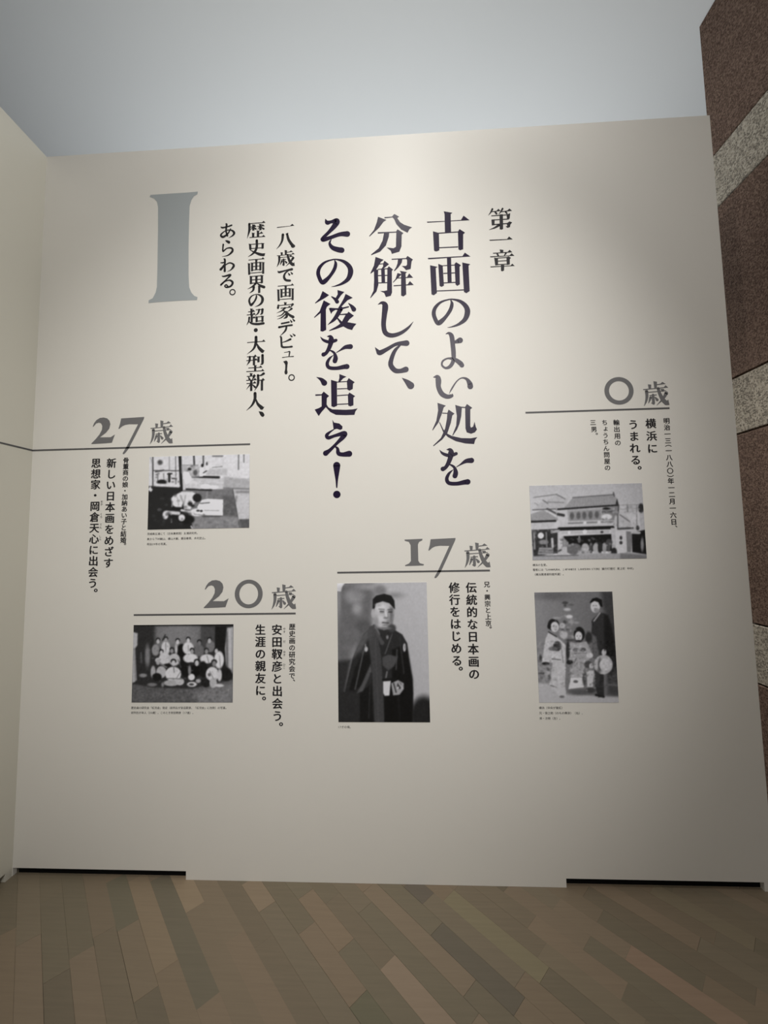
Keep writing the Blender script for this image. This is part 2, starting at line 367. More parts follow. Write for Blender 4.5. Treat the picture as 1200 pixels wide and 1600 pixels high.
col = empty('heading_text', 'large purple heading column ending in an exclamation mark, left of the big ones', 'lettering', 'large heading columns')
traced('C', 'b 190 218 8 208 252 44 250 245 32 308 238 62 285 285 54 228 350 36 165 412 34 168 430 46 240 410 38 340 375 42 418 371 60;b 252 425 6 234 468 26 262 512 44 320 534 54 360 540 58', M_PURPLE, col)
traced('C', NO, M_PURPLE, col, xf=lambda q: (95+(q[0]-231)*0.962, 628+(q[1]-1043)*0.965))
traced('C', 'p 160 965 228 1008 190 1035 85 1095 82 1088 130 1040;p 172 1062 243 1100 205 1130 195 1160 198 1370 162 1388 138 1382 140 1195 75 1245 72 1238 130 1175;p 315 955 387 975 352 1010 325 1050 300 1068 290 1048 318 1000;b 255 1024 10 290 1050 30 312 1076 42;p 400 995 475 1035 420 1062 350 1135 322 1142 355 1090 382 1040;b 238 1148 16 330 1152 18 430 1130 14;b 430 1092 6 466 1128 36 486 1156 50;p 225 1146 300 1158 262 1182 250 1205;b 350 1150 48 290 1250 38 215 1318 3;p 340 1206 418 1198 430 1180 487 1222 440 1260 420 1290 513 1306 484 1340 468 1372 420 1358 376 1334 300 1362 230 1382 228 1375 300 1336 344 1306 306 1246 316 1240 362 1284 400 1214 340 1216', M_PURPLE, col)
traced('C', WO, M_PURPLE, col, xf=lambda q: (138+(q[0]-312)*0.94, 1420+(q[1]-1130)*0.932))
traced('D', 'b 98 262 3 148 288 38 178 322 62;p 85 442 150 440 172 412 228 458 205 480 203 548 222 578 262 598 400 602 470 598 525 588 502 620 492 655 400 658 300 655 240 625 194 575 150 625 120 668 78 600 120 585 150 568 150 453 85 457;p 335 230 408 257 375 275 345 308 325 308 335 270;p 248 290 310 308 312 560 278 575 252 565;p 310 310 415 303 415 312 310 319;p 413 305 432 272 495 315 478 330 475 385 440 403 418 390;p 312 380 420 376 420 385 312 390;p 312 450 425 442 425 452 312 460;p 423 447 440 422 500 460 482 475 482 555 450 567 428 558;p 312 541 428 535 428 545 312 551', M_PURPLE, col)
traced('D', 'p 262 705 280 735 335 745 368 775 366 800 345 812 310 800 275 808 270 770;b 290 800 6 235 835 22 204 868 38 222 894 38 290 872 32 388 848 52 372 886 50 310 950 32 240 1020 36 192 1055 56;b 285 982 8 315 1005 30 326 1055 44 370 1068 44 438 1060 64', M_PURPLE, col)
traced('D', 'b 308 1182 76 308 1240 58 308 1330 28 308 1410 14;d 309 1484 39', M_PURPLE, col)

col = empty('chapter_text', 'small dark three-character chapter column at the top right of the text', 'lettering')
traced('A', 'b 862 112 20 845 145 14 820 178 2;p 850 135 905 130 925 108 948 132 852 144;b 968 108 20 950 140 14 925 168 2;p 955 136 1015 128 1040 106 1066 130 957 144;b 892 142 20 905 160 20;b 1000 140 18 1012 156 18;p 850 178 1040 166 1040 176 850 187;p 1010 168 1048 155 1042 212 1014 216;p 862 222 1035 210 1035 220 862 231;p 852 222 886 218 884 280 856 282;p 868 268 1030 256 1030 266 868 279;p 1010 262 1040 240 1068 250 1050 272 1046 298 1020 308 1000 292 1018 288;p 936 168 972 166 974 318 960 326 938 322;b 934 276 28 890 304 18 828 328 2', M_INK, col)
traced('A', 'p 832 432 1015 424 1035 397 1074 427 950 436 834 442', M_INK, col)
traced('A', 'p 938 532 978 538 974 568 946 570;p 868 568 1020 558 1042 536 1070 562 870 577;b 912 578 18 924 598 18;b 1002 572 20 985 598 8;p 838 604 1040 595 1062 572 1092 598 840 614;p 880 618 920 622 922 696 892 700;p 1008 614 1030 604 1056 620 1044 632 1044 688 1012 694;p 915 618 1012 612 1012 620 915 627;p 915 650 1012 645 1012 653 915 659;p 915 686 1012 681 1012 690 915 695;p 842 709 1050 700 1070 680 1094 704 843 719;p 950 694 986 694 984 750 968 760 952 756', M_INK, col)

U = {
 'one': 'p 2 52 76 48 88 34 99 48 60 52 2 58', 'eight': 'b 36 10 11 32 46 9 20 74 6 2 97 1;b 52 8 3 62 4 5;b 58 8 9 66 42 11 82 72 13 92 84 14;p 84 74 100 80 90 96 78 88',
 'age': 'p 43 0 57 3 55 30 45 30;p 21 12 34 14 32 30 23 30;p 54 13 70 11 78 4 90 13 54 17;p 1 31 82 26 89 18 99 28 2 35;b 14 40 10 14 62 9 9 82 6 1 99 1;p 12 43 90 39 90 42 12 47;b 60 30 9 64 50 10 75 76 13 87 90 14;p 82 88 96 76 99 98 90 99;b 90 50 11 76 72 7 50 98 1;b 70 34 3 78 38 9;p 24 56 52 54 52 58 24 60;b 38 56 8 38 88 9;b 38 90 8 30 88 2;b 28 66 8 24 76 6 19 88 2;b 46 66 4 53 76 9',
 'de': 'b 5 18 2 14 27 11 50 19 8 90 12 13;b 80 15 3 52 34 8 43 60 11 54 82 12 78 87 12;b 68 36 3 76 48 9;b 84 30 3 92 42 9',
 'picture': 'h 3 8 98 5;v 50 10 50 72;v 25 26 25 77;v 75 24 75 75;n 25 28 75 26;n 25 50 75 48;n 25 72 75 70;v 6 29 8 98;v 92 26 92 96;n 8 90 92 87',
 'house': 'v 50 0 50 12;b 12 16 8 10 32 10;n 12 18 86 14;b 90 14 11 80 30 3;h 24 34 80 31;b 48 34 9 30 50 6 3 62 1;b 36 46 3 55 62 9 57 86 11 42 97 3;b 46 58 6 28 76 5 4 83 1;b 52 70 6 30 90 5 5 99 1;b 84 40 10 72 50 5 60 56 2;b 56 54 3 72 76 10 92 90 13',
 'kana_de': 'b 22 22 8 66 15 8;b 6 44 10 50 37 8 84 34 9;b 52 38 9 44 66 9 12 98 1;b 74 2 3 82 14 9;b 88 -4 3 98 8 9',
 'kana_bi': 'b 14 14 5 20 20 9 22 60 9 28 84 11 60 86 9 82 84 10;b 74 34 11 50 46 7 24 54 3;b 72 4 3 82 16 9;b 88 -2 3 99 10 9',
 'yu': 'b 18 16 6 50 10 9 66 8 11 60 80 8;b 2 92 10 50 84 8 98 82 12', 'bar': 'b 14 3 4 44 14 30 48 30 22 45 70 20 44 92 30', 'circle': 'o 50 50 50 50 33 33', 'dot': 'd 50 50 50',
 'history1': 'h 8 7 98 4;b 13 8 10 13 48 10 2 99 1;h 20 28 50 26;v 35 14 35 50;b 32 30 5 18 48 1;b 39 32 3 48 42 8;h 55 27 94 25;v 73 13 73 50;b 69 30 5 57 48 1;b 77 32 3 90 44 9;v 60 54 60 92;v 34 66 34 92;h 62 72 86 70;h 14 94 98 92',
 'history2': 'v 14 20 16 54;n 16 23 80 21;v 84 19 83 52;n 16 49 82 47;b 51 0 11 51 40 11 42 66 10 25 85 7 3 99 1;b 16 58 3 38 72 8 66 86 13 88 92 13;p 80 82 99 82 90 99 78 97',
 'world': 'v 20 6 20 48;v 80 4 80 46;n 20 8 80 6;n 20 27 80 25;n 20 45 80 43;v 50 8 50 45;b 48 46 9 30 62 7 2 76 1;b 54 46 3 72 60 10 92 69 12;b 36 66 11 32 84 8 12 99 1;v 66 62 66 98',
 'super': 'h 8 20 46 18;h 1 38 50 36;v 27 2 27 36;v 29 40 29 82;h 30 58 50 57;b 15 54 9 12 76 7 0 99 1;b 12 76 3 30 90 9 62 95 11 96 92 11;n 52 10 88 8;b 90 9 11 87 32 9 78 39 3;b 71 10 9 65 30 7 48 46 1;v 57 50 57 82;v 90 48 90 82;n 57 53 90 51;n 57 78 90 76',
 'big': 'h 2 31 99 27;b 50 0 12 49 35 12 36 70 8 2 99 1;b 52 34 3 66 64 12 84 84 15;p 78 82 98 80 88 96 76 92',
 'type': 'h 4 9 58 7;h 1 31 62 29;b 20 9 9 18 34 9 3 60 1;v 43 9 43 58;v 68 10 68 42;b 90 2 11 90 48 11 80 57 3;h 12 75 88 73;v 50 60 50 94;h 1 96 99 94',
 'new': 'v 27 0 27 12;h 4 17 52 15;b 14 22 5 19 34 9;b 42 20 10 34 36 3;h 1 39 56 37;h 3 57 54 55;v 28 40 28 98;b 25 60 7 2 90 1;b 33 62 3 48 78 9;b 94 4 11 80 13 7 62 14 2;b 64 12 10 64 60 10 46 99 1;h 66 41 99 39;v 85 42 85 98',
 'person': 'b 47 0 13 46 35 12 30 70 8 1 99 1;b 49 26 3 62 62 11 84 86 16;p 76 84 99 80 86 98 74 94', 'comma': 'b 2 4 3 50 40 50 76 72 52',
 'a': 'b 8 22 5 18 27 9 50 22 7 76 14 9;b 38 2 4 44 8 10 41 50 9 50 84 9;b 70 38 6 52 70 8 22 90 12 8 74 9 40 48 5 76 48 8 93 66 12 84 84 8 58 99 1',
 'ra': 'b 38 2 3 50 7 11 66 14 14;b 22 26 10 20 46 9 22 66 9 50 50 6 84 50 9 92 68 13 60 92 6 14 99 1', 'wa': 'b 26 2 4 34 8 11 34 50 10 34 94 13;b 6 30 5 22 30 8 38 28 6 20 58 7 6 80 14 34 52 7 66 34 8 92 46 10 93 64 13 74 88 6 50 99 1',
 'ru': 'b 14 12 5 30 14 9 76 6 12 50 34 8 6 74 11 36 52 6 72 44 9 93 62 13 80 86 11 48 94 9 34 84 7 46 76 8 60 90 8',
}
U['no'] = NO
col = empty('subheading_text', 'smaller dark subheading column ending in a full stop, closest to the big purple heading', 'lettering', 'subheading columns')
for fr, g, b in (('E', 'one', (862, 1078, 163, 204)), ('E', 'eight', (855, 1090, 272, 470)), ('E', 'age', (860, 1085, 485, 692)), ('E', 'de', (870, 1065, 715, 885)),
                 ('E', 'picture', (862, 1080, 905, 1122)), ('E', 'house', (858, 1082, 1135, 1347)), ('E', 'kana_de', (875, 1090, 1345, 1560)), ('F', 'kana_bi', (895, 1096, 172, 352)),
                 ('F', 'yu', (925, 1075, 388, 472)), ('F', 'bar', (942, 998, 508, 682)), ('F', 'circle', (1004, 1086, 678, 762))):
    fitted(fr, b, U[g], M_INK, col)
col = empty('subheading_text', 'dark subheading column with a mid dot, middle of the three smaller columns', 'lettering', 'subheading columns')
for fr, g, b in (('E', 'history1', (490, 718, 125, 337)), ('E', 'history2', (500, 718, 352, 568)), ('E', 'picture', (495, 712, 578, 792)), ('E', 'world', (494, 718, 800, 1025)),
                 ('E', 'no', (503, 700, 1035, 1195)), ('E', 'super', (482, 710, 1213, 1427)), ('E', 'dot', (572, 623, 1462, 1512)), ('F', 'big', (488, 718, 196, 425)),
                 ('F', 'type', (480, 706, 428, 647)), ('F', 'new', (478, 712, 658, 887)), ('F', 'person', (480, 708, 898, 1130)), ('F', 'comma', (633, 706, 1140, 1212))):
    fitted(fr, b, U[g], M_INK, col)
col = empty('subheading_text', 'short dark subheading column of rounded characters beside the blue-grey numeral', 'lettering', 'subheading columns')
for fr, g, b in (('E', 'a', (150, 342, 150, 337)), ('E', 'ra', (176, 322, 362, 566)), ('E', 'wa', (143, 337, 588, 762)), ('E', 'ru', (152, 322, 785, 962)), ('E', 'circle', (267, 346, 973, 1052))):
    fitted(fr, b, U[g], M_INK, col)

o = traced('K', 'p 270 188 350 182 700 160 832 149 827 180 785 205 755 250 735 320 728 500 722 800 722 1150 730 1290 755 1350 790 1390 828 1405 822 1440 650 1445 350 1465 245 1476 248 1442 295 1418 330 1350 345 1280 352 1000 358 600 358 330 345 270 310 230 258 212', M_BLUE, None, 'roman_numeral')
o['label'] = 'big blue-grey roman numeral one at the top left of the wall'; o['category'] = 'lettering'

TWO = 'p 165 172 178 138 200 108 235 86 275 82 312 92 338 118 348 155 338 200 305 242 245 288 355 290 400 262 386 300 370 348 300 352 158 356 158 348 200 305 240 255 262 210 264 170 250 142 228 134 200 142 172 175'
SEVEN = 'p 457 88 698 80 695 100 615 265 545 405 520 440 500 460 485 461 485 450 520 390 635 155 545 152 500 158 470 172 440 198 432 195 448 140'
ONE = 'p 83 85 270 80 268 97 235 112 222 140 222 310 238 334 280 345 275 358 85 362 83 352 125 335 145 310 145 145 128 110 85 98'
def age(label, parts):
    c = empty('age_heading', label, 'lettering', 'grey age headings')
    for fr, b, sp, nm in parts: fitted(fr, b, sp, M_GREY, c, nm)
age('grey age heading twenty-seven above the photograph of men working on a floor', (('G', (158, 400, 82, 356), TWO, 'numeral'), ('G', (432, 698, 80, 461), SEVEN, 'numeral'), ('G', (765, 1002, 112, 357), U['age'], 'character')))
age('grey age heading twenty above the group photograph', (('H', (118, 360, 70, 345), TWO, 'numeral'), ('H', (419, 693, 66, 347), 'o 50 50 50 50 33.5 36.5', 'numeral'), ('H', (780, 1020, 112, 358), U['age'], 'character')))
age('grey age heading seventeen above the portrait in a dark kimono', (('I', (83, 280, 80, 362), ONE, 'numeral'), ('I', (330, 618, 72, 487), SEVEN, 'numeral'), ('I', (703, 972, 117, 380), U['age'], 'character')))
age('grey age heading zero above the shop photograph', (('J', (272, 553, 56, 322), 'o 50 50 50 50 34 35', 'numeral'), ('J', (645, 890, 95, 332), U['age'], 'character')))

def rule(label, a, b, left=None):
    (x0, z0), (x1, z1) = wall(*a), wall(*b); z = (z0+z1)/2; t = 0.0042
    V = [(x0, YT, z-t), (x1, YT, z-t), (x1, YT, z+t), (x0, YT, z+t)]; Fc = [(0, 1, 2, 3)]
    if left is not None:
        X = XL+0.0006
        V[0] = (X, YT, z-t); V[3] = (X, YT, z+t)
        V += [(X, left, z-t), (X, left, z+t)]; Fc.append((4, 0, 3, 5))
    o = mesh_obj('rule_line', V, Fc, M_RULE); o['label'] = label; o['category'] = 'line'; o['group'] = 'thin grey timeline rules'
rule('long thin grey rule under twenty-seven, running on around the corner', (50, 704), (391, 694), -1.2)
rule('thin grey rule under the twenty heading', (209, 961), (462, 958.5))
rule('thin grey rule under the seventeen heading', (527, 895.2), (765.5, 891))
rule('thin grey rule under the zero heading', (821, 645.2), (1046, 637.5))

# ---- sans-serif columns, from the font built into Blender
_cache = {}
def char_mesh(ch):
    if ch in _cache: return _cache[ch]
    c = bpy.data.curves.new('t', 'FONT'); c.body = ch; c.size = 1.0; c.resolution_u = 3
    o = bpy.data.objects.new('t', c); C.objects.link(o)
    dg = bpy.context.evaluated_depsgraph_get(); dg.update()
    me = bpy.data.meshes.new_from_object(o.evaluated_get(dg))
    v = np.array([x.co[:2] for x in me.vertices]) if len(me.vertices) else np.zeros((0, 2))
    f = [tuple(p.vertices) for p in me.polygons]
    bpy.data.objects.remove(o); bpy.data.curves.remove(c); bpy.data.meshes.remove(me)
    _cache[ch] = (v, f); return v, f
kv, _ = char_mesh('国'); KC = (kv.min(0)+kv.max(0))/2; KS = (kv.max(0)-kv.min(0)).max()/0.87
def place(ch, cx, cz, size, bold, V, Fc, mode='v', k=[0]):
    v, f = char_mesh(ch)
    if not len(v): return
    q = (v-KC)/KS
    if mode == 'v':
        if ch in '。、': q = q+np.array([0.62, 0.60])
        elif ch in 'ー': q = np.stack([-q[:, 1], q[:, 0]], 1)
        elif ch in '（）': q = (v-(v.min(0)+v.max(0))/2)/KS; q = np.stack([q[:, 1], -q[:, 0]], 1)
        elif ch in 'ょ': q = q+np.array([0.1, 0.1])
    for j, (dx, dz) in enumerate(((-bold, 0), (bold, 0), (0, -bold*0.6), (0, bold*0.6))):
        b = len(V)
        V += [(cx+(a+dx)*size, YT-(j+1)*0.00001, cz+(c+dz)*size) for a, c in q]; Fc += [tuple(i+b for i in t) for t in f]
def column(label, text, top, bot, size_px, bold=0.02, parts=True, group=None):
    """vertical column: centre pixel of first character and of last one before any closing mark"""
    (x0, z0), (x1, z1) = wall(*top), wall(*bot)
    sz = size_px/F*D*1.02/math.cos(0.05)
    dx = wall(top[0]+size_px, top[1])[0]-x0; sz = dx
    core = text.rstrip('。、'); adv = [0.5 if c in '（）' else 1.0 for c in core]
    pos = [0.0]
    for i in range(1, len(core)): pos.append(pos[-1]+(adv[i-1]+adv[i])/2)
    pitch = 1.0/max(pos[-1], 1e-6)
    pos = [p*pitch for p in pos]
    if len(core) == 1: pos = [0.0]; pitch = sz/max(z0-z1, 1e-6) if z0 != z1 else 1
    if len(text) > len(core): pos.append(pos[-1]+pitch*0.95)
    if parts:
        e = empty('vertical_text', label, 'lettering', group)
        for ch, p in zip(text, pos):
            V, Fc = [], []; place(ch, x0+(x1-x0)*p, z0+(z1-z0)*p, sz, bold, V, Fc)
            mesh_obj('character', V, Fc, M_INK, e)
        return e
    V, Fc = [], []
    for ch, p in zip(text, pos): place(ch, x0+(x1-x0)*p, z0+(z1-z0)*p, sz, bold, V, Fc)
    o = mesh_obj('vertical_text', V, Fc, M_INK); o['label'] = label; o['category'] = 'lettering'
    if group: o['group'] = group
    return o
GB, GS = 'bold text columns of the timeline', 'small text columns of the timeline'
column('bold black text column beneath the twenty-seven heading, nearer the photograph', '新しい日本画をめざす', (174.3, 724), (169.3, 880), 15.6, 0.032, True, GB)
c27 = column('bold black text column ending in a full stop, farthest left on the wall', '思想家・岡倉天心に出会う。', (150.3, 724), (145, 911.5), 15.6, 0.032, True, GB)
column('small black text column starting just beneath the tail of the seven in twenty-seven', '骨董商の娘・加納あい子と結婚。', (197, 719.5), (192.7, 844), 9.4, 0.03, False, GS)
c20 = column('bold black text column beside the group photograph with tiny reading marks', '安田靫彦と出会う。', (432.7, 984.3), (433.6, 1119), 17.0, 0.032, True, GB)
column('bold black short text column next to the group photograph', '生涯の親友に。', (406.8, 984.3), (407.1, 1079), 17.0, 0.032, True, GB)
column('small black text column under the right end of the twenty rule', '歴史画の研究会で、', (456.6, 979.5), (456.2, 1056), 10.2, 0.03, False, GS)
column('bold black text column of eight characters beneath the seventeen heading', '伝統的な日本画の', (736.3, 918.5), (740.8, 1053.5), 17.6, 0.032, True, GB)
column('bold black text column ending in a full stop, next to the kimono portrait', '修行をはじめる。', (709.7, 918.5), (713.8, 1032.5), 17.6, 0.032, True, GB)
column('small black text column under the right end of the seventeen rule', '兄・興宗と上京。', (760.7, 913.3), (763.2, 974), 9.8, 0.03, False, GS)
column('bold black three-character text column under the zero rule', '横浜に', (1016.7, 662), (1019.4, 701), 17.0, 0.032, True, GB)
column('bold black text column of four characters and full stop under the zero rule', 'うまれる。', (989.4, 663.7), (993.1, 719), 17.0, 0.032, True, GB)
column('long small black date column, farthest right on the wall', '明治一三（一八八〇）年一二月一六日、', (1041.4, 657.7), (1052.7, 815.6), 10.2, 0.03, False, GS)
column('small black four-character column under the numeral zero', '輸出用の', (963, 660.4), (965.3, 692), 10.2, 0.024, False, GS)
column('small black eight-character column just above the shop photograph', 'ちょうちん問屋の', (944.7, 660.4), (949.2, 731), 9.8, 0.024, False, GS)
column('small black two-character column, farthest left under the zero rule', '三男。', (926.5, 660.4), (928, 671), 9.8, 0.024, False, GS)
def ruby(parent, items):
    for t, x, y, sz in items:
        V, Fc = [], []; wx, wz = wall(x, y); s = wall(x+sz, y)[0]-wx
        for i, ch in enumerate(t): place(ch, wx, wz+((len(t)-1)/2-i)*s*1.05, s, 0.012, V, Fc)
        mesh_obj('reading_mark', V, Fc, M_INK, parent)
ruby(c27, (('おか', 159, 786, 3.9), ('くら', 158.3, 805.6, 3.9), ('てん', 157.5, 822, 3.9), ('しん', 156.6, 840.4, 3.9)))
ruby(c20, (('やす', 444.3, 985, 4.2), ('だ', 444.3, 1002.6, 4.2), ('ゆき', 444.3, 1021, 4.2), ('ひこ', 444, 1041, 4.2)))

def caption(label, lines, x, y, size, pitch):
    """small horizontal caption; (x, y) = pixel of the left end of its first line"""
    wx, wz = wall(x, y); s = wall(x+size, y)[0]-wx; dz = wz-wall(x, y+pitch)[1]
    V, Fc = [], []
    for li, t in enumerate(lines):
        cx = wx
        for ch in t:
            half = ord(ch) < 256
            if ch != ' ': place(ch, cx+s/2 if not half else cx+s*0.52, wz-li*dz, s, 0.006, V, Fc, 'h')
            cx += s*(0.62 if half else 1.0)
    o = mesh_obj('caption', V, Fc, M_INK); o['label'] = label; o['category'] = 'caption'; o['group'] = 'tiny photograph captions'
caption('tiny three-line caption under the photograph of men working on a floor', ['茨城県五浦にて（日本美術院）五浦研究所。', '奥から下村観山、横山大観、菱田春草、木村武山。', '明治39年の写真。'], 230, 834.5, 4.05, 8.0)
caption('tiny two-line caption under the group photograph', ['歴史画の研究会「紅児会」発足（前列左が安田靫彦、「紅児会」に改称）の写真。', '前列右が本人（20歳）。このとき安田靫彦（17歳）。'], 205, 1106, 4.05, 7.6)
caption('tiny one-line caption under the kimono portrait', ['17才の頃。'], 528, 1136, 4.3, 8)
caption('tiny three-line caption under the shop photograph', ['横浜の生家。', '看板には「SAWAMURA, JAPANESE LANTERN STORE 旗行灯提灯 尾上町 中村」', '（横浜開港資料館所蔵）。'], 832, 883, 4.2, 7.4)
caption('tiny three-line caption under the family photograph', ['横浜（中央が紫紅）', '兄・保之助（のちの興宗）（右）、', '弟・次郎（左）。'], 842, 1106, 4.4, 8.2)

# ------------------------------------------------------------------ printed photographs
class Pic:
    def __init__(s, zc, size, base, seed=0):
        """zc: the four corners in drawing units, TL TR BR BL; size: cells"""
        nx, ny = size; s.nx, s.ny = nx, ny
        u, v = np.meshgrid(np.linspace(0, 1, nx+1), np.linspace(0, 1, ny+1))
        c = np.array(zc, float).reshape(4, 2)
        P = c[0]*((1-u)*(1-v))[..., None]+c[1]*(u*(1-v))[..., None]+c[2]*(u*v)[..., None]+c[3]*((1-u)*v)[..., None]
        s.x, s.y = P[..., 0], P[..., 1]; s.u, s.v = u, v
        s.im = np.full(u.shape, float(base)); s.r = np.random.RandomState(seed)
    def mix(s, d, val, soft, al=1.0):
        a = np.clip(0.5-d/soft, 0, 1); a = a*a*(3-2*a)*al
        s.im = s.im*(1-a)+np.asarray(val)*a
    def P(s, pts, val, soft=14, al=1.0):
        q = np.array(pts, float).reshape(-1, 2); d2 = np.full(s.x.shape, 1e18); ins = np.zeros(s.x.shape, bool)
        for i in range(len(q)):
            (ax, ay), (bx, by) = q[i-1], q[i]; ex, ey = bx-ax, by-ay
            t = np.clip(((s.x-ax)*ex+(s.y-ay)*ey)/(ex*ex+ey*ey+1e-9), 0, 1)
            d2 = np.minimum(d2, (s.x-ax-t*ex)**2+(s.y-ay-t*ey)**2)
            if ay != by: ins ^= ((s.y < ay) != (s.y < by)) & (s.x < ax+(s.y-ay)*ex/ey)
        d = np.sqrt(d2); s.mix(np.where(ins, -d, d), val, soft, al)
    def E(s, cx, cy, rx, ry, val, soft=12, al=1.0):
        k = np.sqrt(((s.x-cx)/rx)**2+((s.y-cy)/ry)**2); s.mix((k-1)*min(rx, ry), val, soft, al)
    def L(s, x0, y0, x1, y1, w_, val, soft=8, al=1.0):
        ex, ey = x1-x0, y1-y0; t = np.clip(((s.x-x0)*ex+(s.y-y0)*ey)/(ex*ex+ey*ey), 0, 1)
        s.mix(np.hypot(s.x-x0-t*ex, s.y-y0-t*ey)-w_/2, val, soft, al)
    def noise(s, amp, cell=2, mask=None):
        amp *= 0.55
        n = s.r.normal(0, 1, (s.ny//cell+2, s.nx//cell+2)); n = np.kron(n, np.ones((cell, cell)))[:s.ny+1, :s.nx+1]
        n = (n+np.roll(n, 1, 0)+np.roll(n, 1, 1)+np.roll(np.roll(n, 1, 0), 1, 1))/4
        s.im += n*amp*(1 if mask is None else mask)
    def scatter(s, n, box, size, lo, hi, al=0.5, soft=10):
        for _ in range(n):
            s.E(s.r.uniform(box[0], box[2]), s.r.uniform(box[1], box[3]), size*s.r.uniform(0.6, 1.5), size*s.r.uniform(0.5, 1.2), s.r.uniform(lo, hi), soft, al)
    def build(s, fr, label, level, tint=(1, 1, 1)):
        """fr: four pixel corners of the print on the wall; level: local wall brightness"""
        for _ in range(1):   # softness of an old print
            for ax in (0, 1):
                q = np.pad(s.im, 1, mode='edge'); q = (q[2:]+2*q[1:-1]+q[:-2])[:, 1:-1]/4 if ax == 0 else (q[:, 2:]+2*q[:, 1:-1]+q[:, :-2])[1:-1]/4
                s.im = q
        W4 = np.array([wall(*q) for q in fr]); x0, x1 = (W4[0, 0]+W4[3, 0])/2, (W4[1, 0]+W4[2, 0])/2
        zt, zb = (W4[0, 1]+W4[1, 1])/2, (W4[2, 1]+W4[3, 1])/2
        nx, ny = s.nx, s.ny; T = 0.0018
        g = np.clip(s.im, 3, 250)/255.0; g = np.where(g <= 0.04045, g/12.92, ((g+0.055)/1.055)**2.4)/lin(level)*0.79
        X = x0+(x1-x0)*s.u; Z = zt+(zb-zt)*s.v
        V = np.stack([X.ravel(), np.full(X.size, D-T), Z.ravel()], 1).tolist(); n0 = len(V)
        idx = np.arange(n0).reshape(ny+1, nx+1)
        Fc = np.stack([idx[1:, :-1], idx[1:, 1:], idx[:-1, 1:], idx[:-1, :-1]], -1).reshape(-1, 4).tolist()
        V += [[x0, D, zt], [x1, D, zt], [x1, D, zb], [x0, D, zb]]
        e = [idx[0, 0], idx[0, -1], idx[-1, -1], idx[-1, 0]]
        sides = [[n0+i, n0+(i+1) % 4]+[int(e[(i+1) % 4]), int(e[i])] for i in range(4)]
        col = np.ones((len(V), 4)); gg = np.clip(g.ravel(), 0.004, 0.9)
        for k in range(3): col[:n0, k] = gg*tint[k]
        col[n0:, :3] = 0.3
        o = mesh_obj('photograph', V, Fc+sides, M_PHOTO, None, col); o['label'] = label; o['category'] = 'photograph'; o['group'] = 'black and white photographs on the wall'
        return o
M_PHOTO, _nt, _b = mat('photo_print', (0.5, 0.5, 0.5, 1), 0.5, 0.3)
_a = node(_nt, 'ShaderNodeAttribute', attribute_name='tone'); _nt.links.new(_a.outputs['Color'], _b.inputs['Base Color'])
def zpx(ox, oy, s, z): return [(ox+z[i]/s, oy+z[i+1]/s) for i in range(0, 8, 2)]
TINT = (0.97, 0.985, 1.08)

# men working on a floor
Z = [90, 95, 1135, 65, 1130, 830, 75, 850]; p = Pic(Z, (168, 122), 200, 1)
p.P([70, 400, 425, 400, 430, 470, 570, 860, 60, 870], 32, 16); p.P([425, 440, 960, 422, 1032, 840, 560, 860], 108, 16); p.P([560, 720, 1010, 720, 1035, 845, 540, 855], 125, 30)
p.P([860, 500, 980, 500, 1010, 715, 865, 700], 85, 40); p.P([972, 490, 1140, 480, 1140, 740, 1020, 735], 182, 10); p.P([1024, 742, 1140, 740, 1140, 850, 1042, 850], 82, 16)
p.P([640, 320, 1140, 320, 1140, 482, 975, 486, 955, 425, 640, 430], 168, 20); p.P([870, 300, 1110, 330, 1140, 420, 870, 420], 160, 30); p.L(810, 418, 1140, 430, 14, 105, 16); p.L(1000, 460, 1140, 460, 20, 125, 20)
p.L(960, 430, 1035, 840, 8, 60, 8); p.P([430, 330, 870, 320, 860, 430, 430, 435], 190, 20); p.L(545, 300, 815, 308, 26, 28, 16); p.L(640, 285, 890, 285, 12, 215, 10)
for a in ((410, 80, 428, 440, 30, 22), (556, 75, 562, 200, 18, 55), (655, 70, 655, 175, 14, 60), (126, 90, 128, 445, 12, 45), (366, 85, 370, 400, 8, 80), (300, 90, 300, 240, 10, 140), (1022, 65, 1020, 225, 12, 90), (1076, 65, 1076, 150, 12, 110),
          (125, 237, 410, 240, 9, 50), (430, 180, 600, 180, 6, 95), (600, 180, 600, 260, 6, 110), (155, 250, 240, 235, 16, 70), (180, 285, 180, 380, 8, 80), (240, 270, 245, 350, 8, 90), (300, 270, 300, 350, 26, 35), (285, 275, 325, 270, 16, 35),
          (330, 320, 375, 322, 14, 60), (700, 265, 860, 264, 9, 110), (755, 85, 855, 85, 18, 110), (750, 205, 850, 195, 9, 120), (860, 85, 860, 280, 4, 190), (900, 180, 930, 300, 3, 190)): p.L(*a)
p.P([430, 185, 620, 185, 620, 300, 540, 310, 430, 260], 165, 30); p.P([700, 225, 900, 215, 900, 290, 680, 285], 175, 24); p.L(560, 330, 860, 345, 8, 175, 12); p.L(600, 372, 860, 385, 6, 160, 10); p.scatter(30, (140, 250, 400, 390), 10, 70, 230, 0.6); p.scatter(14, (450, 190, 620, 290), 10, 60, 220, 0.5); p.E(202, 152, 26, 26, 70, 24); p.E(222, 358, 52, 26, 25, 16); p.L(165, 388, 400, 398, 30, 205, 16); p.L(100, 100, 120, 160, 5, 120); p.P([75, 440, 100, 400, 125, 440, 110, 460], 200, 10)
p.P([450, 250, 500, 250, 530, 310, 530, 350, 480, 385, 455, 340], 222, 12); p.E(512, 222, 20, 14, 35, 10); p.L(525, 360, 600, 370, 26, 200, 14); p.E(572, 260, 22, 30, 80, 18)
